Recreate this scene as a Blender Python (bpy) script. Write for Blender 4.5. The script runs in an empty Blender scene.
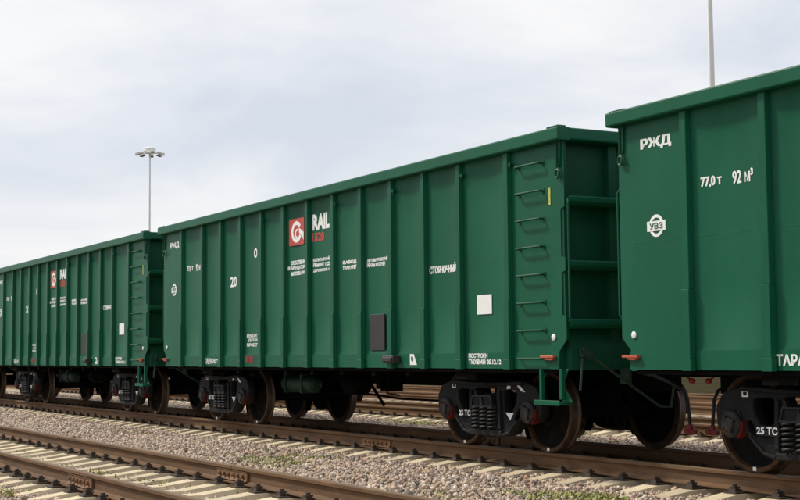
import bpy, bmesh, math, random
import numpy as np
from mathutils import Vector, Matrix

S = bpy.context.scene
COL = S.collection
random.seed(7)
rng = np.random.default_rng(11)
PI = math.pi

# ------------------------------------------------------------------ camera
CAM = Vector((18.6796, -10.2938, 1.1549))
CR = Vector((0.48587, 0.87398, -0.0089)); CU = Vector((0.07089, -0.02926, 0.99705)); CD = Vector((-0.87115, 0.48507, 0.07617))
cd = bpy.data.cameras.new('camera'); cam = bpy.data.objects.new('camera', cd); COL.objects.link(cam)
m3 = Matrix((CR, CU, -CD)).transposed()
cam.matrix_world = Matrix.Translation(CAM) @ m3.to_4x4()
cd.sensor_width = 36; cd.lens = 62.07; cd.clip_start = 0.1; cd.clip_end = 3000
S.camera = cam

# ------------------------------------------------------------------ light
SUN_AZ = Vector((-0.64, -0.42, 0.80)).normalized()       # towards the sun: upper left, in front of the train
sl = bpy.data.lights.new('sun', 'SUN'); sl.energy = 3.7; sl.angle = math.radians(8); sl.color = (1.0, 0.93, 0.81)
so = bpy.data.objects.new('sun', sl); COL.objects.link(so)
so.rotation_euler = SUN_AZ.to_track_quat('Z', 'Y').to_euler(); so.location = (0, 0, 30)
w = bpy.data.worlds.new('World'); S.world = w; w.use_nodes = True
nt = w.node_tree; nt.nodes.clear()
N = nt.nodes.new; LK = nt.links.new
out = N('ShaderNodeOutputWorld'); bg = N('ShaderNodeBackground'); bg.inputs[1].default_value = 0.1
sky = N('ShaderNodeTexSky'); sky.sky_type = 'NISHITA'; sky.sun_disc = False
sky.sun_elevation = math.asin(SUN_AZ.z); sky.sun_rotation = math.atan2(SUN_AZ.x, SUN_AZ.y)
tc = N('ShaderNodeTexCoord'); sp = N('ShaderNodeSeparateXYZ'); LK(tc.outputs['Generated'], sp.inputs[0])
mz = N('ShaderNodeMath'); mz.operation = 'MAXIMUM'; mz.inputs[1].default_value = 0.0; LK(sp.outputs[2], mz.inputs[0])
az = N('ShaderNodeMath'); az.operation = 'ADD'; az.inputs[1].default_value = 0.18; LK(mz.outputs[0], az.inputs[0])
dx = N('ShaderNodeMath'); dx.operation = 'DIVIDE'; LK(sp.outputs[0], dx.inputs[0]); LK(az.outputs[0], dx.inputs[1])
dy = N('ShaderNodeMath'); dy.operation = 'DIVIDE'; LK(sp.outputs[1], dy.inputs[0]); LK(az.outputs[0], dy.inputs[1])
cb = N('ShaderNodeCombineXYZ'); LK(dx.outputs[0], cb.inputs[0]); LK(dy.outputs[0], cb.inputs[1]); cb.inputs[2].default_value = 3.1
n1 = N('ShaderNodeTexNoise'); n1.inputs['Scale'].default_value = 1.25; n1.inputs['Detail'].default_value = 7; n1.inputs['Roughness'].default_value = 0.55
n1.inputs['Distortion'].default_value = 0.35
LK(cb.outputs[0], n1.inputs['Vector'])
cr = N('ShaderNodeValToRGB'); e = cr.color_ramp
e.elements[0].position = 0.34; e.elements[0].color = (7.0, 7.5, 8.35, 1)
e.elements[1].position = 0.66; e.elements[1].color = (9.9, 9.85, 9.85, 1)
k = e.elements.new(0.5); k.color = (8.3, 8.55, 9.1, 1)
LK(n1.outputs['Fac'], cr.inputs[0])
# thin horizon veil, slightly pinker
hz = N('ShaderNodeMapRange'); hz.inputs[1].default_value = 0.0; hz.inputs[2].default_value = 0.16; hz.inputs[3].default_value = 0.75; hz.inputs[4].default_value = 0.0
LK(mz.outputs[0], hz.inputs[0])
mh = N('ShaderNodeMixRGB'); mh.inputs[2].default_value = (8.9, 8.85, 9.2, 1); LK(hz.outputs[0], mh.inputs[0]); LK(cr.outputs[0], mh.inputs[1])
mx = N('ShaderNodeMixRGB'); mx.inputs[0].default_value = 0.93; LK(sky.outputs[0], mx.inputs[1]); LK(mh.outputs[0], mx.inputs[2])
LK(mx.outputs[0], bg.inputs[0]); LK(bg.outputs[0], out.inputs[0])
S.view_settings.view_transform = 'Standard'; S.view_settings.look = 'None'
S.view_settings.exposure = 0.0; S.view_settings.gamma = 1; S.view_settings.use_curve_mapping = False

def proj(x, y, z):
    v = Vector((x, y, z)) - CAM; d = v.dot(CD)
    if d <= 0.3: return None
    f = 62.07 / 36 * 800
    return 400 + f * v.dot(CR) / d, 250 - f * v.dot(CU) / d, d

# ------------------------------------------------------------------ materials
MATS = {}
def mat(name, c1, c2=None, rough=0.6, spec=0.5, scale=4.0, metal=0.0, bump=0.0, bscale=30.0, coords='Object', spots=None, detail=5, stretch=None, isl=None, r2=None):
    m = bpy.data.materials.new(name); m.use_nodes = True; t = m.node_tree
    b = t.nodes['Principled BSDF']; b.inputs['Roughness'].default_value = rough; b.inputs['Metallic'].default_value = metal; b.inputs['Specular IOR Level'].default_value = spec
    tcn = t.nodes.new('ShaderNodeTexCoord'); vec = tcn.outputs[coords]
    if stretch:
        mp = t.nodes.new('ShaderNodeMapping'); mp.inputs['Scale'].default_value = stretch; t.links.new(vec, mp.inputs[0]); vec = mp.outputs[0]
    if c2 is None: c2 = tuple(x * 0.8 for x in c1)
    n = t.nodes.new('ShaderNodeTexNoise'); n.inputs['Scale'].default_value = scale; n.inputs['Detail'].default_value = detail; n.inputs['Roughness'].default_value = .65
    t.links.new(vec, n.inputs['Vector'])
    r = t.nodes.new('ShaderNodeValToRGB'); r.color_ramp.elements[0].position = 0.35; r.color_ramp.elements[1].position = 0.65
    r.color_ramp.elements[0].color = (*c2, 1); r.color_ramp.elements[1].color = (*c1, 1)
    t.links.new(n.outputs['Fac'], r.inputs[0]); colr = r.outputs[0]
    if spots:                                             # (colour, scale, threshold, softness)
        n2 = t.nodes.new('ShaderNodeTexNoise'); n2.inputs['Scale'].default_value = spots[1]; n2.inputs['Detail'].default_value = 6; n2.inputs['Roughness'].default_value = .7
        t.links.new(vec, n2.inputs['Vector'])
        r2_ = t.nodes.new('ShaderNodeValToRGB'); r2_.color_ramp.elements[0].position = spots[2]; r2_.color_ramp.elements[1].position = min(1, spots[2] + spots[3])
        t.links.new(n2.outputs['Fac'], r2_.inputs[0])
        mxn = t.nodes.new('ShaderNodeMixRGB'); mxn.inputs[2].default_value = (*spots[0], 1)
        t.links.new(r2_.outputs[0], mxn.inputs[0]); t.links.new(colr, mxn.inputs[1]); colr = mxn.outputs[0]
    if isl:                                               # one colour per loose stone / blade
        g = t.nodes.new('ShaderNodeNewGeometry'); ir = t.nodes.new('ShaderNodeValToRGB'); ir.color_ramp.interpolation = 'CONSTANT'
        els = ir.color_ramp.elements
        els[0].color = (*isl[0], 1); els[0].position = 0
        els[1].color = (*isl[1], 1); els[1].position = 1 / len(isl)
        for i in range(2, len(isl)):
            q = els.new(i / len(isl)); q.color = (*isl[i], 1)
        t.links.new(g.outputs['Random Per Island'], ir.inputs[0])
        mxn = t.nodes.new('ShaderNodeMixRGB'); mxn.inputs[0].default_value = 0.72
        t.links.new(colr, mxn.inputs[1]); t.links.new(ir.outputs[0], mxn.inputs[2]); colr = mxn.outputs[0]
    t.links.new(colr, b.inputs['Base Color'])
    if bump:
        n3 = t.nodes.new('ShaderNodeTexNoise'); n3.inputs['Scale'].default_value = bscale; n3.inputs['Detail'].default_value = 4
        t.links.new(vec, n3.inputs['Vector'])
        bp = t.nodes.new('ShaderNodeBump'); bp.inputs['Strength'].default_value = bump; bp.inputs['Distance'].default_value = 0.02
        t.links.new(n3.outputs['Fac'], bp.inputs['Height']); t.links.new(bp.outputs[0], b.inputs['Normal'])
    MATS[name] = m; return m

GREEN = mat('green_paint', (0.0060, 0.104, 0.053), (0.0048, 0.086, 0.043), rough=0.42, spec=.18, scale=1.3, bump=0.35, bscale=1.7, stretch=(1, 1, .45), spots=((0.011, 0.108, 0.058), 3.0, .56, .3))
GREEND = mat('green_paint_shaded', (0.007, 0.078, 0.039), (0.006, 0.067, 0.033), rough=0.5, spec=.25, scale=2, bump=0.1, bscale=3, spots=((0.016, 0.076, 0.044), 6.0, .6, .2))  # wagon green darkened: shade on end wall and small fittings put into colour
LEVER = mat('shaded_green_lever', (0.008, 0.04, 0.024), (0.006, 0.028, 0.018), rough=.6, scale=8)  # wagon green darkened again; the shade under the body is put into the colour
UNDER = mat('underframe_paint', (0.004, 0.0045, 0.004), (0.007, 0.006, 0.0055), rough=0.9, spec=.05, scale=6)
BOGIE = mat('bogie_cast_steel', (0.013, 0.0135, 0.0145), (0.008, 0.008, 0.0085), rough=0.7, spec=.22, scale=7, bump=0.5, bscale=40, spots=((0.035, 0.026, 0.02), 9, .58, .2))
AXB = mat('oily_axle_box', (0.02, 0.017, 0.015), (0.010, 0.009, 0.009), rough=.6, spec=.3, scale=9, spots=((0.06, 0.038, 0.022), 7, .52, .2))
SPRING = mat('spring_steel', (0.022, 0.022, 0.023), (0.014, 0.014, 0.015), rough=0.55, spec=.3, scale=12)
WPLATE = mat('wheel_plate', (0.008, 0.0075, 0.0075), (0.005, 0.0045, 0.0045), rough=0.85, spec=.1, scale=8, spots=((0.03, 0.018, 0.011), 5, .55, .2))
WRIM = mat('wheel_rim', (0.10, 0.05, 0.022), (0.03, 0.017, 0.010), rough=0.7, spec=.2, scale=9, bump=.2, bscale=50)
TREAD = mat('wheel_tread', (0.09, 0.06, 0.04), (0.05, 0.034, 0.024), rough=0.45, scale=10, metal=.4)
WHITE = mat('white_paint', (0.86, 0.87, 0.86), (0.78, 0.80, 0.78), rough=0.55, scale=20)
RED = mat('red_paint', (0.50, 0.055, 0.04), (0.42, 0.05, 0.035), rough=0.5, scale=10)
REDD = mat('dark_red_paint', (0.24, 0.014, 0.012), (0.14, 0.012, 0.01), rough=0.5, scale=10)
REDG = mat('grimy_red_paint', (0.15, 0.014, 0.010), (0.06, 0.010, 0.008), rough=.75, spec=.1, scale=14)
ORANGE = mat('red_orange_paint', (0.50, 0.10, 0.05), (0.40, 0.08, 0.04), rough=0.5, scale=20)
YELL = mat('yellow_reflector', (0.55, 0.58, 0.12), (0.4, 0.45, 0.1), rough=0.4, scale=20)
BROWNP = mat('brown_plate', (0.028, 0.022, 0.023), (0.021, 0.017, 0.018), rough=0.6, scale=12)
BLACKR = mat('black_rubber', (0.012, 0.012, 0.012), (0.018, 0.018, 0.018), rough=0.6, scale=20)
RAILM = mat('rusty_rail_steel', (0.16, 0.092, 0.048), (0.105, 0.06, 0.034), rough=0.8, spec=.2, scale=5, bump=.25, bscale=60, stretch=(.35, 2, 2), spots=((0.20, 0.10, 0.038), 3, .58, .2))
RHEAD = mat('worn_rail_head', (0.21, 0.145, 0.095), (0.15, 0.10, 0.065), rough=0.55, spec=.3, metal=.1, scale=6, stretch=(.2, 3, 3))
FISH = mat('orange_rusted_fishplate', (0.21, 0.105, 0.042), (0.13, 0.068, 0.032), rough=0.8, scale=14, bump=.3, bscale=60)
FAST = mat('fastening_steel', (0.06, 0.04, 0.026), (0.03, 0.021, 0.016), rough=0.8, scale=20)
CONC = mat('sleeper_concrete', (0.66, 0.56, 0.385), (0.52, 0.43, 0.29), rough=0.9, scale=5, bump=.4, bscale=45, spots=((0.30, 0.22, 0.13), 4, .56, .2))
POLE = mat('haze_paled_mast_paint', (0.84, 0.83, 0.80), (0.78, 0.77, 0.73), rough=0.5, scale=2)  # mast paint whitened; fading by distance haze is put into the colour
LAMP = mat('pale_lamp_housing', (0.78, 0.78, 0.73), (0.7, 0.7, 0.65), rough=0.4, scale=3)
GLASS = mat('floodlight_glass', (0.35, 0.37, 0.36), (0.25, 0.27, 0.27), rough=0.15, scale=3)
_t = CONC.node_tree; _b = _t.nodes['Principled BSDF']; _src = _b.inputs['Base Color'].links[0].from_socket
_oi = _t.nodes.new('ShaderNodeObjectInfo'); _hs = _t.nodes.new('ShaderNodeHueSaturation'); _mr = _t.nodes.new('ShaderNodeMapRange'); _mr.inputs[3].default_value = .80; _mr.inputs[4].default_value = 1.08
_t.links.new(_oi.outputs['Random'], _mr.inputs[0]); _t.links.new(_mr.outputs[0], _hs.inputs['Value']); _t.links.new(_src, _hs.inputs['Color']); _t.links.new(_hs.outputs[0], _b.inputs['Base Color'])
STC = [(0.44, 0.31, 0.24), (0.58, 0.46, 0.37), (0.27, 0.19, 0.15), (0.52, 0.37, 0.29), (0.14, 0.12, 0.11), (0.64, 0.53, 0.43), (0.38, 0.28, 0.22), (0.46, 0.28, 0.20), (0.32, 0.27, 0.26), (0.54, 0.42, 0.28), (0.72, 0.64, 0.55), (0.09, 0.08, 0.075)]
STONE = mat('crushed_stone', (0.52, 0.42, 0.32), (0.38, 0.30, 0.225), rough=0.9, spec=.2, scale=1.2, isl=STC)
BED = mat('ballast_bed', (0.48, 0.37, 0.24), (0.27, 0.20, 0.14), rough=0.95, scale=22, bump=1.0, bscale=28, detail=8, spots=((0.34, 0.27, 0.17), .8, .55, .2))
EARTH = mat('sandy_earth', (0.055, 0.045, 0.028), (0.035, 0.030, 0.018), rough=1.0, spec=0, scale=1.5, bump=.6, bscale=10, spots=((0.04, 0.055, 0.018), 0.5, .52, .2))
GRASS = mat('weed_green', (0.13, 0.17, 0.03), (0.10, 0.13, 0.03), rough=0.7, scale=3, isl=[(0.24, 0.27, 0.04), (0.36, 0.36, 0.07), (0.44, 0.40, 0.15), (0.18, 0.22, 0.04), (0.48, 0.40, 0.20)])

# ------------------------------------------------------------------ mesh helpers
class MB:
    """collects shapes for one mesh"""
    def __init__(s): s.v = []; s.f = []; s.mi = []; s.mi_now = 0
    def add(s, vs, fs):
        b = len(s.v); s.v += [tuple(p) for p in vs]; s.f += [tuple(b + i for i in f) for f in fs]; s.mi += [s.mi_now] * len(fs)
    def box(s, x0, x1, y0, y1, z0, z1):
        s.add([(x0, y0, z0), (x1, y0, z0), (x1, y1, z0), (x0, y1, z0), (x0, y0, z1), (x1, y0, z1), (x1, y1, z1), (x0, y1, z1)],
              [(0, 3, 2, 1), (4, 5, 6, 7), (0, 1, 5, 4), (1, 2, 6, 5), (2, 3, 7, 6), (3, 0, 4, 7)])
    def prism(s, poly, axis, a, b):
        """poly 2D extruded along axis from a to b; axis 'x': (y,z), 'y': (x,z), 'z': (x,y)"""
        def P(p, t): return {'x': (t, p[0], p[1]), 'y': (p[0], t, p[1]), 'z': (p[0], p[1], t)}[axis]
        n = len(poly); vs = [P(p, a) for p in poly] + [P(p, b) for p in poly]
        fs = [tuple(range(n))[::-1], tuple(range(n, 2 * n))] + [(i, (i + 1) % n, n + (i + 1) % n, n + i) for i in range(n)]
        s.add(vs, fs)
    def tube(s, pts, r, n=8, r2=None):
        pts = [Vector(p) for p in pts]; rings = []; u = None
        for i, p in enumerate(pts):
            d = (pts[min(i + 1, len(pts) - 1)] - pts[max(i - 1, 0)]).normalized()
            if u is None: u = d.cross(Vector((0, 0, 1)) if abs(d.z) < .9 else Vector((1, 0, 0))).normalized()
            else: u = (u - d * u.dot(d)).normalized()
            v = d.cross(u); rr = r if r2 is None else r + (r2 - r) * i / (len(pts) - 1)
            rings.append([p + (u * math.cos(2 * PI * k / n) + v * math.sin(2 * PI * k / n)) * rr for k in range(n)])
        vs = [q for R_ in rings for q in R_]; fs = []
        for i in range(len(pts) - 1):
            for k in range(n): fs.append((i * n + k, i * n + (k + 1) % n, (i + 1) * n + (k + 1) % n, (i + 1) * n + k))
        fs.append(tuple(range(n))[::-1]); fs.append(tuple((len(pts) - 1) * n + k for k in range(n)))
        s.add(vs, fs)
    def lathe(s, prof, c, axis='y', n=40, mats=None):
        """prof (r, t) closed loop turned round the axis through c"""
        c = Vector(c); vs = []
        for r, t in prof:
            for k in range(n):
                a = 2 * PI * k / n
                o = {'y': (r * math.cos(a), t, r * math.sin(a)), 'x': (t, r * math.cos(a), r * math.sin(a)), 'z': (r * math.cos(a), r * math.sin(a), t)}[axis]
                vs.append(c + Vector(o))
        b = len(s.v); s.v += [tuple(p) for p in vs]
        for i in range(len(prof) - 1):
            for k in range(n):
                s.f.append((b + i * n + k, b + i * n + (k + 1) % n, b + (i + 1) * n + (k + 1) % n, b + (i + 1) * n + k))
                s.mi.append(mats[i] if mats else s.mi_now)
    def build(s, name, mats, parent=None, bevel=0, smooth=False, loc=None):
        me = bpy.data.meshes.new(name); me.from_pydata(s.v, [], s.f); me.update()
        for m in (mats if isinstance(mats, (list, tuple)) else [mats]): me.materials.append(m)
        me.polygons.foreach_set('material_index', s.mi)
        bm = bmesh.new(); bm.from_mesh(me); bmesh.ops.recalc_face_normals(bm, faces=bm.faces)
        if bevel:
            ed = [e_ for e_ in bm.edges if len(e_.link_faces) == 2 and e_.calc_face_angle(0) > .6]
            bmesh.ops.bevel(bm, geom=ed, offset=bevel, segments=1, affect='EDGES', profile=.5)
        bm.to_mesh(me); bm.free()
        if smooth: me.shade_smooth(); me.set_sharp_from_angle(angle=math.radians(35))
        return link(name, me, parent, loc)
def link(name, me, parent=None, loc=None):
    o = bpy.data.objects.new(name, me); COL.objects.link(o)
    if parent is not None: o.parent = parent
    if loc is not None: o.location = loc
    return o
def empty(name, loc=(0, 0, 0)):
    o = bpy.data.objects.new(name, None); COL.objects.link(o); o.location = loc; o.empty_display_size = .3; return o
def tag(o, label=None, cat=None, group=None, kind=None):
    for k_, v_ in (('label', label), ('category', cat), ('group', group), ('kind', kind)):
        if v_: o[k_] = v_
    return o
KIDS = {}
def copy_tree(o, parent=None):
    c = o.copy(); COL.objects.link(c); c.parent = parent
    for ch in list(o.children): copy_tree(ch, c)
    return c
def curve_mesh(name, outlines, depth, y, mats, parent, bevel=.006):
    """flat plate with holes in the x-z plane, thickness depth about y"""
    cu = bpy.data.curves.new(name, 'CURVE'); cu.dimensions = '2D'; cu.fill_mode = 'BOTH'; cu.extrude = depth / 2 - bevel; cu.bevel_depth = bevel; cu.bevel_resolution = 1; cu.offset = -bevel
    for pts in outlines:
        spl = cu.splines.new('POLY'); spl.points.add(len(pts) - 1); spl.use_cyclic_u = True
        for i, (x, z) in enumerate(pts): spl.points[i].co = (x, z, 0, 1)
    t = bpy.data.objects.new(name, cu); COL.objects.link(t)
    me = bpy.data.meshes.new_from_object(t.evaluated_get(bpy.context.evaluated_depsgraph_get()))
    bpy.data.objects.remove(t); bpy.data.curves.remove(cu)
    me.transform(Matrix.Rotation(PI / 2, 4, 'X')); me.transform(Matrix.Translation((0, y, 0)))
    me.materials.clear(); me.materials.append(mats); me.name = name
    return link(name, me, parent)
def rounded(pts, r=.03, n=3):
    o = []
    for i, p in enumerate(pts):
        a = Vector(pts[i - 1]); b = Vector(p); c = Vector(pts[(i + 1) % len(pts)])
        u = (a - b); v = (c - b); rr = min(r, u.length * .45, v.length * .45); u.normalize(); v.normalize()
        for k_ in range(n + 1):
            t = k_ / n; o.append(tuple((b + u * rr) * (1 - t) ** 2 + b * 2 * t * (1 - t) + (b + v * rr) * t * t))
    return o
def text_mesh(name, s, x0, x1, z0, z1, y, m, parent, bold=.012, strike=0):
    """lettering fitted to the box x0..x1, z0..z1 on a wall facing -y"""
    cu = bpy.data.curves.new(name, 'FONT'); cu.body = s; cu.offset = bold; cu.resolution_u = 2; cu.extrude = .004; cu.space_line = .85
    t = bpy.data.objects.new(name, cu); COL.objects.link(t)
    me = bpy.data.meshes.new_from_object(t.evaluated_get(bpy.context.evaluated_depsgraph_get()))
    bpy.data.objects.remove(t); bpy.data.curves.remove(cu)
    c = np.empty(len(me.vertices) * 3); me.vertices.foreach_get('co', c); c = c.reshape(-1, 3)
    lo = c.min(0); hi = c.max(0); n = np.empty_like(c)
    n[:, 0] = x0 + (c[:, 0] - lo[0]) / (hi[0] - lo[0]) * (x1 - x0)
    n[:, 2] = z0 + (c[:, 1] - lo[1]) / (hi[1] - lo[1]) * (z1 - z0)
    n[:, 1] = y - .0015 - (c[:, 2] - lo[2]) / (hi[2] - lo[2]) * .0015
    me.vertices.foreach_set('co', n.ravel())
    if strike:                                            # heavier strokes: the same letters once more, a hair to the right and in front
        bm = bmesh.new(); bm.from_mesh(me); g = bmesh.ops.duplicate(bm, geom=bm.verts[:] + bm.edges[:] + bm.faces[:])
        bmesh.ops.translate(bm, vec=(strike, -.0006, 0), verts=[q for q in g['geom'] if isinstance(q, bmesh.types.BMVert)]); bm.to_mesh(me); bm.free()
    me.materials.clear(); me.materials.append(m); me.update(); me.name = name
    return link(name, me, parent)

# ------------------------------------------------------------------ ground
def sheet(name, x0, x1, y0, y1, z, m, n=1, amp=0):
    mb = MB(); xs = np.linspace(x0, x1, n + 1); ys = np.linspace(y0, y1, n + 1)
    for j in range(n + 1):
        for i in range(n + 1): mb.v.append((xs[i], ys[j], z + (random.uniform(-amp, amp) if amp else 0)))
    for j in range(n):
        for i in range(n): a = j * (n + 1) + i; mb.f.append((a, a + 1, a + n + 2, a + n + 1)); mb.mi.append(0)
    return mb.build(name, m)
tag(sheet('ground', -1500, 800, -600, 1500, -.42, EARTH), kind='structure')
GZ = -.290
mb = MB(); mb.prism([(-9.2, -.41), (-8.2, GZ), (17.6, GZ), (18.6, -.41)], 'x', -230, 60)
tag(mb.build('trackbed', BED), kind='structure')

# loose crushed stone
def ico():
    bm = bmesh.new(); bmesh.ops.create_icosphere(bm, subdivisions=1, radius=1)
    v = np.array([p.co[:] for p in bm.verts]); f = np.array([[q.index for q in fc.verts] for fc in bm.faces]); bm.free(); return v, f
IV, IF = ico()
TRK = [-5.41, 0.0, 5.80, 10.72, 15.5]
SP = 0.572
def stones():
    cand = []
    for (ya, yb, xa, xb, dens) in ((-8.1, -4.6, -14, 13, 700), (-4.6, -.7, -34, 12.5, 700), (-.7, .8, -30, 9.5, 130), (.8, 6.7, -42, 7, 300), (6.7, 9.5, -45, 3, 120), (9.5, 16, -60, 0, 45)):
        n = int((yb - ya) * (xb - xa) * dens)
        x = rng.uniform(xa, xb, n); y = rng.uniform(ya, yb, n)
        P = np.stack([x, y, np.full(n, -.22)], 1) - np.array(CAM)
        d = P @ np.array(CD); u = 400 + 1379.4 * (P @ np.array(CR)) / np.maximum(d, .1); v = 250 - 1379.4 * (P @ np.array(CU)) / np.maximum(d, .1)
        keep = (d > 3) & (u > -160) & (u < 960) & (v < 620)
        keep &= rng.uniform(0, 1, n) < np.clip(24.0 / d, 0.12, 1)
        cand.append(np.stack([x[keep], y[keep], d[keep]], 1))
    c = np.concatenate(cand); n = len(c)
    x, y, d = c.T
    r = rng.uniform(.012, .031, n) * (1 + (rng.uniform(0, 1, n) > .93) * .45) * np.clip(d / 26, 1, 2.0)
    # bed profile: full between tracks, sunk a little inside and beside the rails
    z = np.full(n, GZ + .035)
    for t in TRK:
        a = np.abs(y - t)
        z = np.where(a < 1.62, np.where(a < .66, GZ - .014, GZ - .006), z)
    z += rng.uniform(-.006, .03, n)
    onties = np.zeros(n, bool)
    for t, of in zip(TRK[:4], (.02, -.13, .21, .1)):       # stones fill the cribs, few lie on the sleepers
        ph = np.abs(((x - of) / SP + .5) % 1 - .5) * SP; a = np.abs(y - t)
        near = a < 1.42; onties |= near & (ph < .13)
        z = np.where(near & (ph >= .13), z + np.where(a < .72, .004, .014) - .02 * np.clip((.2 - ph) / .07, 0, 1), z)
    z = np.where(onties & (rng.uniform(0, 1, n) < .965), z - .03, z)
    for t in TRK:                                          # heaps on the shoulders between two tracks
        a = np.abs(y - t); z += np.where((a > 1.7) & (a < 3.2), .025 * np.sin(x * .9 + y * 1.3 + t) * .7 + .01, 0)
        k_ = np.abs(a - .775) < .1                          # keep the rails clear
        z = np.where(k_, GZ - .02, z)
    q = rng.normal(size=(n, 4)); q /= np.linalg.norm(q, axis=1)[:, None]
    w_, a, b, cc = q.T
    R = np.stack([1 - 2 * (b * b + cc * cc), 2 * (a * b - cc * w_), 2 * (a * cc + b * w_), 2 * (a * b + cc * w_), 1 - 2 * (a * a + cc * cc), 2 * (b * cc - a * w_), 2 * (a * cc - b * w_), 2 * (b * cc + a * w_), 1 - 2 * (a * a + b * b)], 1).reshape(n, 3, 3)
    sc = np.stack([rng.uniform(.75, 1.35, n), rng.uniform(.7, 1.1, n), rng.uniform(.5, .9, n)], 1) * r[:, None]
    loc = IV[None] * sc[:, None, :] * rng.uniform(.62, 1.35, (n, 12, 1))
    V = np.einsum('nij,nkj->nki', R, loc) + np.stack([x, y, z], 1)[:, None, :]
    F = (IF[None] + (np.arange(n) * 12)[:, None, None]).reshape(-1)
    me = bpy.data.meshes.new('ballast'); me.vertices.add(n * 12); me.vertices.foreach_set('co', V.astype(np.float32).ravel())
    nf = n * 20; me.loops.add(nf * 3); me.loops.foreach_set('vertex_index', F.astype(np.int32))
    me.polygons.add(nf); me.polygons.foreach_set('loop_start', np.arange(0, nf * 3, 3, dtype=np.int32))
    me.update(calc_edges=True); me.materials.append(STONE)
    print('stones', n)
    return tag(link('ballast', me), 'loose pinkish grey crushed stone covering the bed between the tracks', 'ballast', kind='stuff')
stones()

# ------------------------------------------------------------------ sleepers, rails, fastenings
def sleeper_mesh():
    mb = MB(); secs = [(-1.35, .145, .10, -.30, -.258), (-.98, .15, .115, -.33, -.205), (-.60, .15, .115, -.33, -.205), (-.24, .145, .11, -.33, -.248), (.24, .145, .11, -.33, -.248), (.60, .15, .115, -.33, -.205), (.98, .15, .115, -.33, -.205), (1.35, .145, .10, -.30, -.258)]
    for (y, wb, wt, z0, z1) in secs:
        mb.v += [(-wb, y, z0 - .1), (wb, y, z0 - .1), (wb, y, z1 - .075), (wt, y, z1), (-wt, y, z1), (-wb, y, z1 - .075)]
    for i in range(len(secs) - 1):
        for k_ in range(6): mb.f.append((i * 6 + k_, i * 6 + (k_ + 1) % 6, i * 6 + 6 + (k_ + 1) % 6, i * 6 + 6 + k_)); mb.mi.append(0)
    mb.f += [(0, 1, 2, 3, 4, 5), (47, 46, 45, 44, 43, 42)]; mb.mi += [0, 0]
    return mb
def fastener_mb(sy):
    mb = MB(); c = sy * .797
    mb.box(-.085, .085, c - .19, c + .19, -.2035, -.186)
    for s_ in (-1, 1):
        mb.prism([(c + s_ * .085, -.186), (c + s_ * .10, -.155), (c + s_ * .155, -.155), (c + s_ * .16, -.186)], 'x', -.045, .045)
        mb.box(-.032, .032, c + s_ * .118 - .04, c + s_ * .118 + .04, -.1545, -.138)
        mb.lathe([(0, -.138), (.023, -.138), (.023, -.117), (0, -.117)], (0, c + s_ * .118, 0), 'z', 6)
    return mb
proto = sleeper_mesh().build('sleeper', CONC)
fa = [fastener_mb(s_).build('rail_fastening', FAST, proto) for s_ in (-1, 1)]
me_sl = proto.data
specs = [(-5.41, .02, -9.0, 14, 'pale concrete sleeper under the empty front track', 'sleepers of the empty front track', True),
         (0.0, -.13, -31.5, 11.5, 'pale concrete sleeper under the track the green wagons stand on', 'sleepers under the wagon train', True),
         (5.80, .21, -44, 5.5, 'pale concrete sleeper under the first track behind the wagons', 'sleepers of the first track behind the wagons', True),
         (10.72, .1, -51, -.5, 'pale concrete sleeper under the second track behind the wagons', 'sleepers of the second track behind the wagons', False)]
first = True; total = 0; rest = []
for (yc, off, xa, xb, lab, grp, full) in specs:
    k_ = math.ceil((xa - off) / SP); 
    while k_ * SP + off < xb:
        x = k_ * SP + off; k_ += 1; total += 1
        if total > 300: rest.append((x, yc)); continue
        if first: o = proto; first = False
        else:
            o = proto.copy(); COL.objects.link(o)
            if full:
                for ch in fa:
                    c = ch.copy(); COL.objects.link(c); c.parent = o
        o.location = (x + random.uniform(-.012, .012), yc + random.uniform(-.02, .02), random.uniform(-.006, .002)); o.rotation_euler.z = random.uniform(-.012, .012)
        tag(o, lab, 'sleeper', grp)
    x = xa - SP
    while x > -110: rest.append((x, yc)); x -= SP
x = -100
while x < 0: rest.append((x, TRK[4])); x += SP
mb = MB(); s_v = sleeper_mesh()
for (x, y) in rest: mb.add([(p[0] + x, p[1] + y, p[2]) for p in s_v.v], s_v.f)
tag(mb.build('far_sleepers', CONC), 'far concrete sleepers merging into a pale band along the distant tracks', 'sleepers', kind='stuff')
print('sleepers', total, len(rest))

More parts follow.
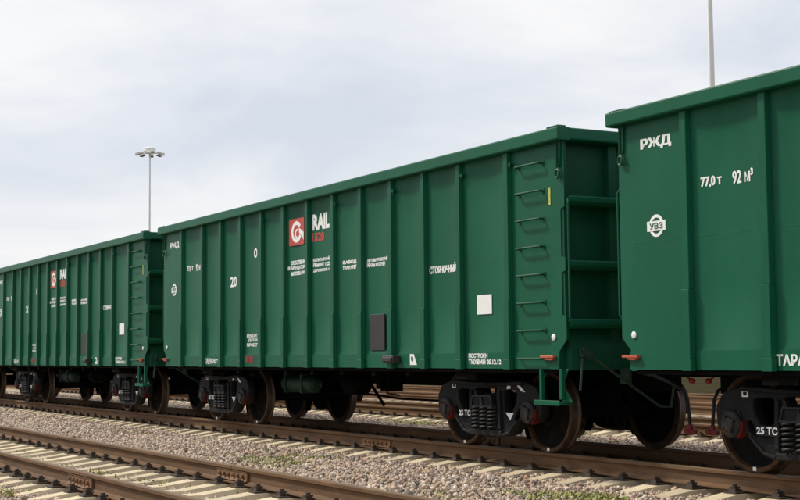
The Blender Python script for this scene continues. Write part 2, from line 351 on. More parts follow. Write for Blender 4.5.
RP = [(-.075, -.18), (.075, -.18), (.075, -.169), (.03, -.158), (.0105, -.145), (.0095, -.06), (.018, -.046), (.0375, -.038), (.0375, -.010), (.030, -.002), (-.030, -.002), (-.0375, -.010), (-.0375, -.038), (-.018, -.046), (-.0095, -.06), (-.0105, -.145), (-.03, -.158), (-.075, -.169)]
def rail(y, x0, x1, label, joints=()):
    mb = MB(); n = len(RP); cuts = [x0] + sorted(joints) + [x1]
    for a, b in zip(cuts[:-1], cuts[1:]):
        base = len(mb.v); A = a + (.006 if a != x0 else 0); B = b - (.006 if b != x1 else 0)
        xs = np.linspace(A, B, max(2, int((B - A) / 4)))
        for x in xs: mb.v += [(x, y + p[0], p[1]) for p in RP]
        for i in range(len(xs) - 1):
            for q in range(n):
                mb.f.append((base + i * n + q, base + i * n + (q + 1) % n, base + (i + 1) * n + (q + 1) % n, base + (i + 1) * n + q)); mb.mi.append(1 if q in (9,) else 0)
        mb.f.append(tuple(base + q for q in range(n))); mb.mi.append(0)
        mb.f.append(tuple(base + (len(xs) - 1) * n + q for q in range(n))[::-1]); mb.mi.append(0)
    o = mb.build('rail', [RAILM, RHEAD]); tag(o, label, 'rail')
    for j in joints:
        for s_ in (-1, 1):
            f = MB()
            f.prism([(y + s_ * .012, -.150), (y + s_ * .055, -.150), (y + s_ * .036, -.125), (y + s_ * .036, -.068), (y + s_ * .045, -.05), (y + s_ * .014, -.05)], 'x', j - .42, j + .42)
            for q in (-.32, -.19, -.07, .07, .19, .32):
                f.lathe([(0, 0), (.024, 0), (.024, .022), (.012, .024), (.012, .032), (0, .032)] if s_ > 0 else [(0, 0), (.024, 0), (.024, -.022), (.012, -.024), (.012, -.032), (0, -.032)], (j + q, y + s_ * .036, -.098), 'y', 6)
            f.build('fishplate', FISH, o)
    return o
GA = .797
rail(-5.41 - GA, -120, 40, 'rusty near rail of the empty front track, closest rail to the camera', (4.62, -20.4))
rail(-5.41 + GA, -120, 40, 'rusty far rail of the empty front track with an orange joint plate', (4.80, -20.2))
rail(-GA, -140, 40, 'rusty near rail under the wagon wheels with an orange joint plate', (.92, -24.1))
rail(GA, -140, 40, 'dark shaded far rail of the track under the wagons', (1.3,))
rail(5.80 - GA, -160, 30, 'near rail of the first track behind the wagons', ())
rail(5.80 + GA, -160, 30, 'far rail of the first track behind the wagons', ())
rail(10.72 - GA, -180, 30, 'near rail of the second track behind the wagons', ())
rail(10.72 + GA, -180, 30, 'far rail of the second track behind the wagons', ())
rail(15.5 - GA, -200, 30, 'near rail of the farthest track', ())
rail(15.5 + GA, -200, 30, 'far rail of the farthest track', ())

# ------------------------------------------------------------------ weeds
def weeds():
    V = []; F = []
    patches = [(1.43, -2.16, .42, .22, 260), (1.9, -2.9, .7, .3, 220), (.4, -2.95, 1.6, .3, 700), (-3.4, -4.25, 2.5, .25, 320), (-13.9, -1.0, 1.8, .2, 260), (-11.6, -.95, 1.5, .2, 260), (6.6, -3.0, .28, .35, 260), (7.1, -2.65, .3, .25, 260), (7.6, -2.35, .3, .3, 700), (8.0, -2.2, .2, .2, 200),
               (-7.6, -4.35, .12, .12, 160), (-5.9, 3.9, .45, .3, 700), (-.95, 3.9, .3, .3, 260), (-1.3, 4.3, .5, .2, 200), (3.8, -6.75, .25, .15, 160), (2.2, -5.2, 1.2, .2, 160), (4.6, -5.0, 1.3, .35, 160), (6.2, -5.6, .8, .3, 90), (-9.0, -3.0, 3, .6, 340), (-18, -2.6, 4, .8, 300), (5.2, -3.9, .9, .25, 120), (-4, -2.0, 3, .4, 160), (-2, -5.3, 3, .3, 160), (6.9, -3.5, .35, .3, 180), (-9, 4, 2, .3, 120)]
    for (cx, cy, sx, sy, n) in patches:
        n = int(n * 1.2); sx *= 1.25; sy *= 1.25
        cl = [(random.gauss(cx, sx * .6), random.gauss(cy, sy * .6)) for _ in range(max(3, n // 22))]
        for _ in range(n):
            a = random.choice(cl); x = random.gauss(a[0], .05 + sx * .05); y = random.gauss(a[1], .05 + sy * .05)
            if any(abs(abs(y - t) - GA) < .09 for t in TRK): continue
            h = random.uniform(.02, .07); wd = random.uniform(.005, .013); t = random.uniform(0, 2 * PI); l = random.uniform(.01, .05)
            z = GZ + (.035 if min(abs(y - t) for t in TRK) > 1.6 else .01); b = len(V); dx_, dy_ = math.cos(t), math.sin(t)
            V += [(x - dy_ * wd, y + dx_ * wd, z), (x + dy_ * wd, y - dx_ * wd, z), (x + dx_ * l * .5 + dy_ * wd, y + dy_ * l * .5 - dx_ * wd, z + h * .7), (x + dx_ * l * .5 - dy_ * wd, y + dy_ * l * .5 + dx_ * wd, z + h * .7), (x + dx_ * l * 1.5, y + dy_ * l * 1.5, z + h)]
            F += [(b, b + 1, b + 2, b + 3), (b + 3, b + 2, b + 4)]
    mb = MB(); mb.v = V; mb.f = F; mb.mi = [0] * len(F)
    tag(mb.build('weeds', GRASS), 'low yellow green weeds sprouting in patches through the ballast', 'weeds', kind='stuff')
weeds()

# ------------------------------------------------------------------ gondola wagon (local origin: middle of the wagon at rail-top level)
HL = 6.478; YP = -1.445; YR = -1.508; ZB = .995; ZT = 3.632; E1 = 1.066; MW = (2 * HL - 4 * E1) / 10
RIBX = [-HL + E1 + (0, E1)[i > 0] + max(0, i - 1) * MW for i in range(12)] + [HL - E1]
BC = 4.324; WR = .4785; WX = .93

def make_bogie(parent, cx):
    b = MB()
    b.prism([(-.22, .50), (.22, .50), (.22, .68), (-.22, .68)], 'y', -1.0, 1.0)
    b.prism([(-.25, .52), (.25, .52), (.21, .66), (-.21, .66)], 'y', -1.17, -1.0); b.prism([(-.25, .52), (.25, .52), (.21, .66), (-.21, .66)], 'y', 1.0, 1.17)
    b.lathe([(0, .68), (.2, .68), (.2, .80), (0, .80)], (0, 0, 0), 'z', 24)
    bo = b.build('bogie', BOGIE, parent, bevel=.01); bo.location = (cx, 0, 0)
    outl = rounded([(-1.03, .40), (-1.15, .42), (-1.17, .64), (-1.06, .78), (-.80, .835), (-.3, .81), (.3, .81), (.80, .835), (1.06, .78), (1.17, .64), (1.15, .42), (1.03, .40), (1.03, .585), (.82, .585), (.81, .40), (.70, .36), (.52, .20), (.36, .165), (-.36, .165), (-.52, .20), (-.70, .36), (-.81, .40), (-.82, .585), (-1.03, .585)], .04)
    def win(s_): return rounded([(s_ * .66, .725), (s_ * .385, .735), (s_ * .375, .60), (s_ * .43, .385), (s_ * .50, .385), (s_ * .655, .60)], .05)
    cen = rounded([(-.27, .25), (.27, .25), (.285, .70), (.22, .745), (-.22, .745), (-.285, .70)], .03)
    sm = [rounded([(s_ * .70, .52), (s_ * .76, .50), (s_ * .735, .42), (s_ * .64, .36), (s_ * .60, .38)], .02) for s_ in (-1, 1)]
    for sy in (-1, 1):
        f = curve_mesh('side_frame', [outl, win(1), win(-1), cen] + sm, .13, sy * 1.04, BOGIE, bo, bevel=.014)
        g = MB()                                            # flanges of the casting, spring seat and journal housings
        ya, yb = (sy * 1.04 - .095, sy * 1.04 + .095)
        g.box(-.36, .36, ya, yb, .172, .235)
        g.prism([(-.36, .172), (-.52, .205), (-.70, .362), (-.69, .385), (-.50, .235), (-.36, .205)], 'y', ya, yb)
        g.prism([(.36, .172), (.52, .205), (.70, .362), (.69, .385), (.50, .235), (.36, .205)], 'y', ya, yb)
        g.prism([(-.80, .79), (-.80, .84), (-.3, .817), (.3, .817), (.80, .84), (.80, .79), (.3, .775), (-.3, .775)], 'y', ya, yb)
        for q in (-1, 1):
            g.prism([(q * .30, .26), (q * .36, .26), (q * .345, .72), (q * .29, .72)], 'y', ya - .01, yb + .01)
        g.build('frame_flange', BOGIE, bo, bevel=.008)
        sg = MB()
        for q in (-.18, 0, .18):
            for yy in (sy * 1.04 - .08, sy * 1.04 + .08):
                pts = [(q + .068 * math.cos(a), yy + .068 * math.sin(a), .245 + .275 * a / (2 * PI * 6)) for a in np.linspace(0, 2 * PI * 6, 66)]
                sg.tube(pts, .0135, 6)
        sg.build('spring', SPRING, bo, smooth=True)
        for q in (-1, 1):                                   # friction wedges beside the bolster end
            wd = MB(); wd.prism([(q * .285, .53), (q * .19, .53), (q * .24, .72), (q * .285, .72)], 'y', sy * 1.04 - .07, sy * 1.04 + .07)
            wd.build('friction_wedge', SPRING, bo, bevel=.005)
        br = MB(); y0 = sy * 1.172; y1 = sy * 1.185           # raised border on the bolster end
        y0, y1 = min(y0, y1), max(y0, y1)
        br.prism([(-.25, .52), (.25, .52), (.246, .538), (-.246, .538)], 'y', y0, y1); br.prism([(-.215, .642), (.215, .642), (.21, .66), (-.21, .66)], 'y', y0, y1)
        for q in (-1, 1): br.prism([(q * .246, .538), (q * .226, .538), (q * .197, .642), (q * .215, .642)], 'y', y0, y1)
        br.prism([(-.03, .538), (.03, .538), (.0, .642)], 'y', y0, y1)
        br.build('bolster_end', SPRING, bo)
    for sx in (-1, 1):
        for sy in (-1, 1):
            a = MB()
            a.lathe([(0, 0), (.128, 0), (.133, .02), (.133, .19), (.118, .205), (.07, .21), (.062, .228), (0, .228)] if sy > 0 else [(0, 0), (.128, 0), (.133, -.02), (.133, -.19), (.118, -.205), (.07, -.21), (.062, -.228), (0, -.228)], (sx * WX, sy * .95, WR), 'y', 24)
            a.prism([(sx * WX - .12, WR + .06), (sx * WX + .12, WR + .06), (sx * WX + .105, .60), (sx * WX - .105, .60)], 'y', sy * .97, sy * 1.12)
            for k_ in range(4):
                t = k_ * 2 * PI / 4 + .5; px, pz = sx * WX + .075 * math.cos(t), WR + .075 * math.sin(t)
                a.tube([(px, sy * 1.16, pz), (px, sy * 1.185, pz)], .016, 6)
            a.build('axle_box', AXB, bo, smooth=True)
            rr = MB()                                       # red adapter rim seen as a crescent
            A_ = [math.radians(q) for q in range(-60, 21, 9)]
            ring = [(sx * WX + r_ * math.cos(t), WR + r_ * math.sin(t)) for r_ in (.134,) for t in A_] + [(sx * WX + .160 * math.cos(t), WR + .160 * math.sin(t)) for t in A_[::-1]]
            rr.prism(ring, 'y', sy * 1.06, sy * 1.135)
            rr.build('adapter_guard', REDG, bo)
    for sx in (-1, 1):
        ax = MB(); ax.lathe([(0, -1.0), (.07, -1.0), (.075, -.72), (.085, -.6), (.08, 0), (.085, .6), (.075, .72), (.07, 1.0), (0, 1.0)], (sx * WX, 0, WR), 'y', 20)
        ax.build('axle', WPLATE, bo, smooth=True)
        for sy in (-1, 1):
            # profile t outward from the flange back face at .72
            pr = [(.09, .70), (.14, .70), (.15, .735), (.32, .765), (.42, .755), (.425, .72), (.495, .722), (.506, .735), (.500, .75), (.482, .765), (.4785, .80), (.474, .845), (.468, .85), (.432, .85), (.420, .81), (.36, .80), (.20, .79), (.155, .86), (.145, .875), (.09, .875)]
            mats = [0, 0, 0, 0, 1, 1, 2, 2, 2, 2, 2, 1, 1, 1, 0, 0, 0, 0, 0]
            wm = MB(); wm.lathe([(r_, sy * t) for r_, t in pr], (sx * WX, 0, WR), 'y', 56, mats)
            wm.build('wheel', [WPLATE, WRIM, TREAD], bo, smooth=True)
            dm = MB(); a, b = sorted((sy * .8505, sy * .853)); dm.box(sx * WX - .02, sx * WX + .025, a, b, .022, .058); dm.build('paint_dot', WHITE, bo)
    # brake beams with shoes
    for sx in (-1, 1):
        bb = MB(); xx = sx * (WX - .56)
        bb.tube([(xx, -.75, .40), (xx, .75, .40)], .03, 8); bb.tube([(xx, -.7, .40), (xx - sx * .22, 0, .44), (xx, .7, .40)], .022, 8)
        for sy in (-1, 1):
            t = [math.radians(q) for q in range(150, 215, 8)]
            bb.prism([(sx * WX - sx * -.49 * math.cos(q), WR + .49 * math.sin(q) - .04) for q in t] + [(sx * WX - sx * -.54 * math.cos(q), WR + .54 * math.sin(q) - .04) for q in t[::-1]], 'y', sy * .75, sy * .84)
            bb.tube([(xx, sy * .70, .42), (xx + sx * .04, sy * .70, .78)], .018, 6)
        bb.build('brake_beam', UNDER, bo)
    # painted marks on the near and far frame
    for sy in (-1, 1):
        yy = sy * 1.1065
        def flip(o):
            if sy > 0: o.rotation_euler.z = PI
            return o
        def Q(x0, x1, z0, z1, t=.012):
            q = MB(); y0 = -1.1065
            q.box(x0, x1, y0 - .001, y0, z0, z0 + t); q.box(x0, x1, y0 - .001, y0, z1 - t, z1); q.box(x0, x0 + t, y0 - .001, y0, z0 + t, z1 - t); q.box(x1 - t, x1, y0 - .001, y0, z0 + t, z1 - t); return q
        flip(Q(-.80, -.715, .735, .80, .016).build('painted_square', WHITE, bo))
        pl = MB(); pl.box(-.585, -.285, -1.149, -1.1, .385, .48); flip(pl.build('number_plate', BOGIE, bo))
        flip(text_mesh('lettering', '25 ТС', -.57, -.30, .398, .468, -1.149, WHITE, bo, .03))
        tr = MB(); tr.prism([(.43, .46), (.60, .46), (.52, .37)], 'y', -1.1085, -1.1065); tr.prism([(.46, .74), (.54, .75), (.53, .80), (.47, .80)], 'y', -1.1085, -1.1065); tr.prism([(.66, .80), (.72, .80), (.85, .71), (.76, .72)], 'y', -1.1085, -1.1065)
        flip(tr.build('painted_marks', WHITE, bo))
    return bo

def sag(x, z=2.0):
    """inward bow of the thin plate between two ribs"""
    for a, b in zip(RIBX[:-1], RIBX[1:]):
        a2, b2 = a + .04, b - .065
        if a2 < x < b2: return .026 * (1 - (2 * (x - a2) / (b2 - a2) - 1) ** 2) * min(1, max(0, (z - 1.18) / .07)) * min(1, max(0, (3.50 - z) / .10))
    return 0
def make_side(parent):
    """near side wall (faces -y): plate, ribs, fittings, lettering"""
    s = MB()
    # end plates reach the wagon ends with a notched lower corner, middle plate in bays
    zc, zd = 1.31, 1.185
    for sx in (-1, 1):
        xi = sx * (HL - E1)
        nick = [(HL, 1.56), (HL - .07, 1.58), (HL - .07, 2.04), (HL, 2.06), (HL, 2.20), (HL - .07, 2.22), (HL - .07, 2.74), (HL, 2.76)] if sx > 0 else []
        s.prism([(xi, ZB), (sx * (HL - .135), ZB), (sx * (HL - .135), zd), (sx * HL, zc)] + nick + [(sx * HL, 3.50), (xi, 3.50)], 'y', YP - .0, YP + .012)
    for a, b in zip(RIBX[:-1], RIBX[1:]):
        xs = [a] + list(np.linspace(a + .04, b - .065, 13)) + [b]; zs = [ZB, 1.18, 1.25, 1.8, 2.35, 2.9, 3.40, 3.50]
        s.add([(x, YP + sag(x, z), z) for z in zs for x in xs], [(j * 15 + i, j * 15 + i + 1, j * 15 + i + 16, j * 15 + i + 15) for j in range(7) for i in range(14)])
    for a, b in zip([-HL] + RIBX, RIBX + [HL]):               # bottom band welded over the plates, one strip per bay
        l = a + (.06 if a > -HL else .135); r_ = b - (.085 if b < HL else .135)
        s.box(l, r_, YP - .010, YP, ZB - .004, 1.175)
        wx = np.linspace(max(l, a + .07), min(r_, b - .09), 10)
        s.add([(x, YP + sag(x) - q, z) for x in wx for q, z in ((.0002, 2.256), (.0012, 2.262), (.0002, 2.268))], [(i * 3 + j, i * 3 + 3 + j, i * 3 + 4 + j, i * 3 + 1 + j) for i in range(9) for j in (0, 1)])         # horizontal weld bead
    wall = s.build('side_wall', GREEN, parent, smooth=True)
    r = MB()                                                 # top rim: hollow section, outer face proud of the ribs
    r.prism([(YP + .06, ZT), (YR - .035, ZT), (YR - .045, ZT - .012), (YR - .045, ZT - .135), (YR - .03, ZT - .148), (YP + .06, ZT - .148)], 'x', -HL - .075, HL + .045)
    r.prism([(YP + .03, ZT + .001), (YR - .02, ZT + .001), (YR - .02, ZT + .022), (YP + .03, ZT + .022)], 'x', HL - .20, HL + .02)
    r.prism([(YP + .03, ZT + .001), (YR - .02, ZT + .001), (YR - .02, ZT + .016), (YP + .03, ZT + .016)], 'x', -HL - .05, -HL + .2)
    r.build('top_rim', GREEN, wall, bevel=.006)
    for i, x in enumerate(RIBX):
        x -= .012; rb = MB(); wf = .045; wb = .056
        # upper part
        rb.prism([(x - wb, YP), (x - wf, YR + .008), (x + wf, YR + .008), (x + wb, YP)], 'z', 1.76, 3.486)
        # lower part, deeper, with sloped start
        rb.prism([(x - wb - .006, YP), (x - wf - .010, YR - .004), (x + wf + .006, YR - .004), (x + wb + .006, YP)], 'z', 1.10, 1.76)
        rb.prism([(x - wb - .025, YP - .012), (x - wf - .028, YR - .008), (x + wf + .016, YR - .008), (x + wb + .012, YP - .012)], 'z', ZB - .012, 1.10)
        for q in range(9):                                   # stitch welds along the right foot of the rib
            z = 1.95 + q * .17; rb.box(x + wb, x + wb + .008, YP - .006, YP - .0005, z, z + .075)
        rb.build('rib', GREEN, wall, bevel=.004)
        if i in (4, 7, 9, 11, 12):
            kb = MB(); kb.tube([(x + .082, YP - .0, 3.34), (x + .082, YP - .05, 3.34)], .022, 8); kb.tube([(x + .082, YP - .03, 3.34), (x + .082, YP - .04, 3.30)], .01, 6)
            kb.build('lashing_eye', GREEND, wall)
    # ladder of rungs on the right end bay
    for q in range(8):
        z = 3.285 - .3115 * q; lr = MB(); xa, xb = 5.615, 6.085
        lr.tube([(xa, YP + .0, z), (xa, YP - .062, z), (xa + .03, YP - .07, z), (xb - .03, YP - .07, z), (xb, YP - .062, z), (xb, YP, z)], .0135, 8)
        lr.box(xa - .025, xa + .025, YP - .006, YP - .0005, z - .03, z + .03); lr.box(xb - .025, xb + .025, YP - .006, YP - .0005, z - .03, z + .03)
        lr.build('ladder_rung', GREEND, wall)
    for sx in (-1, 1):                                        # hooks with rings below the rim corners
        h = MB(); x = sx * (HL - .07)
        h.prism([(x - .045, 3.484), (x + .045, 3.484), (x + .02, 3.20), (x - .02, 3.20)], 'y', YP - .022, YP - .0005)
        h.tube([(x - .015, YP - .03, 3.47), (x - .015, YP - .035, 3.16)], .010, 6)
        h.tube([(x + .035 * math.cos(t), YP - .035, 3.125 + .045 * math.sin(t)) for t in np.linspace(0, 2 * PI, 13)], .014, 6)
        h.build('corner_hook', GREEND, wall)
        d = MB(); d.lathe([(0, 0), (.034, 0), (.036, -.012), (.022, -.017), (0, -.019)], (sx * 6.25 - (.03 if sx < 0 else 0), YP - .0005, 1.34), 'y', 20); d.build('white_disc', WHITE, wall, smooth=True)
        c = MB(); x = sx * 6.42; x2 = sx * 6.17 if sx < 0 else 6.10
        x0, x1 = (-6.42, -6.18) if sx < 0 else (6.05, 6.30)
        c.box(x0, x1, YP - .06, YP - .011, 1.110, 1.138); c.prism([(x0 + .06, 1.108), (x1 - .01, 1.108), (x1 - .04, 1.085), (x0 + .09, 1.09)], 'y', YP - .055, YP - .012)
        c.build('red_bracket', ORANGE, wall, bevel=.004)
    # door handle stirrups etc.
    p = MB(); p.box(1.945, 2.35, YP - .018, YP - .0005, 1.225, 1.715); p.build('brown_panel', BROWNP, wall, bevel=.003)
    p = MB(); p.box(4.65, 4.975, YP - .006, YP - .0005, 1.635, 1.865); p.build('white_square', WHITE, wall)
    p = MB(); p.box(6.195, 6.228, YP - .006, YP - .0005, 2.80, 2.99); p.build('yellow_strip', YELL, wall)
    p = MB(); p.box(2.50, 2.80, YP - .13, YP - .012, 1.06, 1.15); p.box(2.53, 2.77, YP - .15, YP - .131, 1.075, 1.13); p.build('valve_box', BROWNP, wall, bevel=.006)
    p = MB(); p.prism([(3.05, 1.03), (3.05, 1.17), (3.15, 1.17), (3.23, 1.03)], 'y', YP - .0125, YP - .0105); p.build('white_mark', WHITE, wall)
    p = MB(); p.tube([(3.11 + .022 * math.cos(t), YP - .0135, 1.11 + .03 * math.sin(t)) for t in np.linspace(0, 2 * PI, 13)], .006, 6); p.build('mark_ring', UNDER, wall)
    T = lambda s_, x0, x1, z0, z1, m=WHITE, y=YP, b=.02, n='lettering', k=0: text_mesh(n, s_, x0, x1, z0, z1, y, m, wall, b, k)
    T('РЖД', -6.12, -5.66, 3.18, 3.305, b=.022, k=.014)
    T('77,0 т', -5.25, -4.98, 2.71, 2.82, b=.02, k=.008); T('92 м³', -4.83, -4.55, 2.705, 2.83, b=.015, k=.005)
    T('ТАРА', -4.30, -3.95, 1.035, 1.135, b=.03, y=YP - .010); T('24,5 т', -3.92, -3.68, 1.035, 1.13, b=.03, y=YP - .010)
    T('20', -3.18, -2.90, 2.33, 2.51, b=.03)
    T('О', -2.17, -2.03, 2.765, 2.92, b=.04)
    for i, s_ in enumerate(('РЕМОНТ', 'ДЕПО 05', 'ПРОБЕГ')): T(s_, -2.44 + (.05 if i == 1 else 0), -2.02, 1.47 - i * .075, 1.525 - i * .075, b=.03)
    T('II', -2.44, -2.12, 1.065, 1.165, m=REDD, b=.05, y=YP - .010)
    # round emblem
    em = MB(); cx, cz = -5.90, 2.415
    def ringp(r0, r1, y, n=28): em.lathe([(r0, y), (r1, y), (r1, y - .0015), (r0, y - .0015), (r0, y)], (cx, 0, cz), 'y', n)
    ringp(.080, .112, YP - .001)
    em.box(cx - .14, cx + .14, YP - .005, YP - .003, cz - .052, cz + .048)
    em.build('round_emblem', WHITE, wall); text_mesh('emblem_lettering', 'УВЗ', cx - .10, cx + .10, cz - .033, cz + .030, YP - .0055, GREEN, wall, .01)
    # red square emblem with a white swirl
    lg = MB(); lg.prism(rounded([(-.75, 2.85), (-.205, 2.85), (-.205, 3.26), (-.75, 3.26)], .03), 'y', YP - .003, YP - .0005); lg.build('emblem_square', RED, wall)
    sw = MB(); cx, cz = -.475, 3.055
    def arcband(r0, r1, a0, a1, ex=1.0, y=YP - .005, c=(cx, cz), r0b=None):
        n = 22; o_ = []; i_ = []
        for q in range(n + 1):
            t = math.radians(a0 + (a1 - a0) * q / n); ri = r0 + ((r0b or r0) - r0) * q / n
            o_.append((c[0] + r1 * ex * math.cos(t), c[1] + r1 * math.sin(t))); i_.append((c[0] + ri * ex * math.cos(t), c[1] + ri * math.sin(t)))
        for q in range(n): sw.prism([o_[q], o_[q + 1], i_[q + 1], i_[q]], 'y', y, y + .0015)
    arcband(.105, .165, 35, 335, 1.12)
    arcband(.045, .075, 60, 270, 1.1, c=(cx + .03, cz - .03))
    sw.prism([(cx + .09, cz + .06), (cx + .26, cz - .02), (cx + .26, cz - .14), (cx + .17, cz - .06), (cx + .10, cz - .02)], 'y', YP - .0065, YP - .0052)
    sw.build('emblem_swirl', WHITE, wall)
    T('RAIL', .09, .65, 3.025, 3.265, b=.05); T('1520', .09, .46, 2.85, 2.99, m=RED, b=.05)
    for i, s_ in enumerate(('СОБСТВЕНН', '■ АРЕНДАТОР', 'МОСКВА РФ')): T(s_, -.69 - (.10 if i == 1 else 0), -.20, 2.555 - i * .083, 2.62 - i * .083, b=.05)
    for i, s_ in enumerate(('КАПИТАЛЬНЫЙ', 'РЕМОНТ 11.22', 'ДЕПОВСКОЙ 11')): T(s_, .115, .65, 2.555 - i * .08, 2.615 - i * .08, b=.05)
    for i, s_ in enumerate(('ЗАВОД', 'ТРАФАРЕТ')): T(s_, 1.07, 1.50, 2.45 - i * .075, 2.51 - i * .075, b=.05)
    T('АВТОМАТИЧЕСКИЙ', 1.84, 2.42, 2.44, 2.495, b=.05); T('РЕЖИМ ВКЛЮЧЕН', 1.84, 2.34, 2.37, 2.425, b=.05)
    T('СТОЯНОЧНЫЙ', 3.55, 4.18, 2.18, 2.30, b=.015, k=.009)
    T('ПОСТРОЕН', 4.49, 4.91, 1.115, 1.17, b=.04, y=YP - .010); T('ТИХВИН 05.12.12', 4.49, 5.20, 1.04, 1.10, b=.04, y=YP - .010)
    for o in wall.children:                                  # paint and plates follow the bowed plate
        kind = o.name.split('.')[0]; me = o.data
        if kind == 'lettering':
            for v in me.vertices: v.co.y += sag(v.co.x, v.co.z)
        elif kind in ('emblem_square', 'emblem_swirl', 'brown_panel', 'white_square', 'white_mark', 'mark_ring'):
            xs = [v.co.x for v in me.vertices]; zs = [v.co.z for v in me.vertices]
            d = min(sag(min(xs), max(zs)), sag(max(xs), max(zs)), sag(min(xs), min(zs)), sag(max(xs), min(zs)))
            if kind == 'emblem_swirl': d = min(sag(-.75, 3), sag(-.205, 3))
            for v in me.vertices: v.co.y += d
    return wall

def make_end(parent):
    """end wall facing +x"""
    s = MB(); xp = HL - .16
    s.box(xp - .012, xp, -YP * -1 + .03, -YP - .03, ZB, 3.5)
    # vertical ribs
    for y in (-.72, 0, .72): s.box(xp, xp + .085, y - .055, y + .055, 1.10, 3.49)
    for y in (-.72, .72):
        for q in range(14):
            s.box(xp + .0, xp + .012, y - .075, y - .0555, 1.2 + q * .165, 1.27 + q * .165)
    # inner web of the corner post
    for sy in (-1, 1):
        a, b = sorted((sy * 1.432, sy * 1.39)); s.box(xp, HL - .03, a, b, 1.32, 3.49)
    wall = s.build('end_wall', GREEND, parent)
    r = MB(); r.prism([(xp - .02, ZT - .002), (HL + .03, ZT - .002), (HL + .043, ZT - .014), (HL + .043, ZT - .125), (HL + .03, ZT - .138), (xp - .02, ZT - .138)], 'y', -1.384, 1.384)
    r.build('end_rim', GREEN, wall, bevel=.006)
    for z in (2.84, 2.13, 1.49):
        b_ = MB(); b_.prism([(xp + .001, z - .07), (HL - .01, z - .055), (HL + .035, z - .02), (HL + .035, z + .03), (HL + .02, z + .045), (xp + .001, z + .045)], 'y', -1.40, 1.40)
        b_.build('end_beam', GREEN, wall, bevel=.005)
    for sy in (-1, 1):
        g = MB(); g.tube([(HL + .02, sy * 1.415, 1.50), (HL + .05, sy * 1.43, 1.55), (HL + .05, sy * 1.43, 2.80), (HL + .02, sy * 1.415, 2.85)], .0125, 8)
        g.build('grab_rail', GREEN, wall)
    # head stock and lower apron
    h = MB(); h.box(xp + .005, HL - .04, -1.36, 1.36, ZB - .02, 1.22); h.prism([(xp + .001, 1.22), (HL - .05, 1.22), (xp + .02, 1.42), (xp + .001, 1.42)], 'y', -1.36, 1.36)
    h.build('head_stock', GREEND, wall)
    # coupler
    c = MB(); c.box(HL - .3, HL + .14, -.11, .11, .93, 1.15)
    c.prism([(HL + .12, -.15), (HL + .34, -.20), (HL + .47, -.17), (HL + .50, -.05), (HL + .36, 0), (HL + .40, .10), (HL + .47, .21), (HL + .36, .23), (HL + .12, .15)], 'z', .89, 1.19)
    c.build('coupler', UNDER, parent, bevel=.02)
    hs = MB(); y = -.32
    hs.tube([(HL - .1, y, .93), (HL + .10, y, .90), (HL + .22, y + .08, .84), (HL + .29, -.08, .74), (HL + .30, -.03, .64), (HL + .30, 0, .36)], .020, 8)
    hs.build('brake_hose', BLACKR, parent, smooth=True)
    gh = MB(); gh.lathe([(0, -.045), (.035, -.045), (.042, 0), (.035, .045), (0, .045)], (HL + .30, 0, .32), 'z', 12); gh.box(HL + .22, HL + .40, -.03, .03, .262, .315)
    gh.build('hose_coupling', REDD, parent, bevel=.008)
    vh = MB(); vh.lathe([(0, -.03), (.026, -.03), (.032, 0), (.026, .03), (0, .03)], (HL + .37, -.02, .845), 'x', 12); vh.tube([(HL + .34, -.02, .86), (HL + .30, -.05, .90)], .012, 6)
    vh.build('valve_handle', RED, parent, smooth=True)
    # uncoupling lever from the near corner down to the coupler
    u = MB(); u.tube([(HL + .09, -1.34, .76), (HL + .085, -1.30, 1.10), (HL + .09, -1.20, 1.135), (HL + .09, -.25, .56), (HL + .10, -.1, .55), (HL + .1, -.05, .80)], .015, 8)
    u.box(HL - .03, HL + .12, -1.22, -1.17, 1.09, 1.20); u.box(HL - .04, HL + .12, -.70, -.66, .82, .99)
    u.tube([(HL + .09 + .03 * math.cos(t), -1.30, 1.17 + .045 * math.sin(t)) for t in np.linspace(0, 2 * PI, 13)], .010, 6)
    u.build('uncoupling_lever', LEVER, parent)

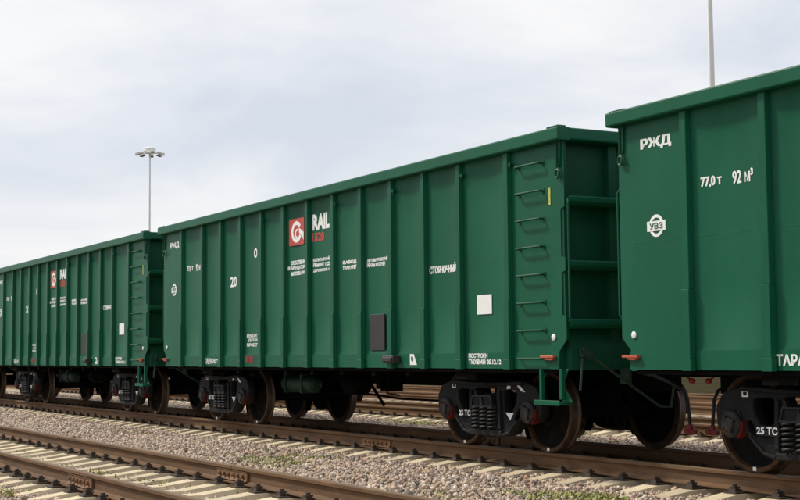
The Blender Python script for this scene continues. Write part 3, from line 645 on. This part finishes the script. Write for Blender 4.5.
def make_wagon():
    W = empty('gondola_wagon')
    side = make_side(W)
    far = copy_tree(side, W); far.rotation_euler.z = PI
    before = set(W.children); make_end(W); ends = [o for o in W.children if o not in before]
    for o in ends: c = copy_tree(o, W); c.rotation_euler.z = PI
    f = MB(); f.box(-HL + .17, HL - .17, YP + .013, -YP - .013, 1.02, 1.06)
    f.build('floor', UNDER, W)
    u = MB(); u.box(-HL + .05, HL - .05, -.19, .19, .72, 1.015)
    for x in (-BC, BC): u.box(x - .22, x + .22, -1.40, -.192, .86, 1.015); u.box(x - .22, x + .22, .192, 1.40, .86, 1.015)
    for x in np.linspace(-2.9, 2.9, 7):
        for sy in (-1, 1):
            a, b = sorted((sy * .192, sy * 1.41)); u.box(x - .05, x + .05, a, b, .88, 1.015)
    for sy in (-1, 1):
        a, b = sorted((sy * 1.33, sy * 1.43)); u.box(-HL + .2, HL - .2, a, b, .945, 1.018)
    u.build('underframe', UNDER, W)
    r = MB(); r.lathe([(0, -.60), (.06, -.60), (.125, -.55), (.14, -.50), (.14, .50), (.125, .55), (.06, .60), (0, .60)], (-2.30, -.52, .70), 'x', 24)
    for x in (-2.62, -1.98): r.box(x - .02, x + .02, -.68, -.36, .55, .93)
    r.build('air_reservoir', LEVER, W, smooth=True)
    b = MB(); b.lathe([(0, -.3), (.17, -.3), (.18, -.25), (.18, .15), (.06, .28), (0, .28)], (-.75, -.25, .72), 'x', 20); b.build('brake_cylinder', UNDER, W, smooth=True)
    b = MB(); b.box(.35, .62, -.45, -.2, .62, .88); b.box(.40, .55, -.55, -.45, .66, .80); b.build('brake_valve', UNDER, W, bevel=.01)
    b = MB()
    b.tube([(-3.2, -.15, .52), (-.5, -.2, .56), (.4, -.1, .50), (3.2, -.12, .50)], .018, 6); b.tube([(-6.2, -.35, .90), (6.2, -.35, .90)], .02, 6)
    b.tube([(-.2, -.3, .70), (.1, -.25, .40)], .025, 6); b.tube([(1.4, -.9, .95), (1.4, -.9, .62), (1.75, -.9, .60)], .014, 6)
    b.build('brake_rigging', UNDER, W)
    for sx in (-1, 1): make_bogie(W, sx * BC)
    # corner step below the ladder, near side right and far side left
    def step():
        st = MB()
        st.box(5.975, 6.02, YP - .02, YP + .03, .63, ZB - .005); st.box(6.35, 6.40, YP - .02, YP + .03, .66, ZB - .005)
        st.prism([(5.93, ZB - .005), (5.975, .90), (6.02, .90), (6.06, ZB - .005)], 'y', YP + .031, YP + .04)
        st.prism([(6.30, ZB - .005), (6.36, .88), (6.40, .88), (6.46, ZB - .005)], 'y', YP + .031, YP + .04)
        st.box(5.93, 6.42, YP - .06, YP + .10, .60, .63); st.prism([(6.34, .631), (6.52, .631), (6.42, .74), (6.35, .76)], 'y', YP + .031, YP + .05)
        st.box(5.93, 6.42, YP - .068, YP - .0605, .595, .65)
        return st
    s1 = step().build('corner_step', GREEN, W, bevel=.004); s2 = s1.copy(); COL.objects.link(s2); s2.rotation_euler.z = PI
    return W
P = 13.92
W = make_wagon()
grp = 'green open-top gondola wagons coupled in one train'
LAB = {0: 'middle green gondola wagon, its whole side and ladder end in view',
       1: 'nearest green gondola wagon, cut off by the right edge of the photo',
       -1: 'smaller green gondola wagon coupled to the left end of the middle wagon',
       -2: 'farthest green gondola wagon, only a wheel showing at the left edge'}
for i in (0, 1, -1, -2):
    o = W if i == 0 else copy_tree(W)
    o.location = (P * i, 0, 0); tag(o, LAB[i], 'railway wagon', grp)

# ------------------------------------------------------------------ light masts
def mast(x, y, h, r0, r1, nl, label):
    m = empty('light_mast', (x, y, -.42)); tag(m, label, 'light mast', 'tall floodlight masts behind the train')
    p = MB(); p.tube([(0, 0, z) for z in np.linspace(0, h, 8)], r0, 16, r1); p.lathe([(0, 0), (r0 * 1.9, 0), (r0 * 1.9, .06), (0, .06)], (0, 0, 0), 'z', 16)
    for z in (h * .33,): p.lathe([(r0 * .6, z), (r0 * 1.02, z), (r0 * 1.02, z + .25), (r0 * .6, z + .25)], (0, 0, 0), 'z', 16)
    p.build('pole', POLE, m, smooth=True)
    c = MB(); R_ = 1.35
    c.tube([(R_ * math.cos(t), R_ * math.sin(t), h - .15) for t in np.linspace(0, 2 * PI, 25)], .06, 8)
    c.lathe([(0, h - .2), (.75, h - .2), (.85, h), (.8, h + .42), (.45, h + .62), (0, h + .66)], (0, 0, 0), 'z', 20)
    for q in range(4): t = q * PI / 2; c.tube([(0, 0, h - .15), (R_ * math.cos(t), R_ * math.sin(t), h - .15)], .05, 6)
    c.build('lamp_carrier', LAMP, m)
    for q in range(nl):
        t = 2 * PI * q / nl + .35; L = MB(); cx_, cy_ = (R_ + .35) * math.cos(t), (R_ + .35) * math.sin(t)
        L.prism([(-.32, -.16), (.32, -.28), (.36, .02), (-.2, .14)], 'y', -.32, .32)
        L.mi_now = 1; L.prism([(-.30, -.18), (.31, -.298), (.31, -.285), (-.30, -.165)], 'y', -.29, .29)
        o = L.build('floodlight', [LAMP, GLASS], m, bevel=.02); o.location = (cx_, cy_, h - .32); o.rotation_euler.z = t
        o.scale = (1.15, 1, 1)
mast(-172.1, 54.6, 31.4, .20, .10, 8, 'thin distant light mast with its ring of floodlights above the left wagon')
mast(-54.2, 55.46, 38.0, .30, .13, 8, 'thick pale mast above the nearest wagon, its top cut off by the photo')
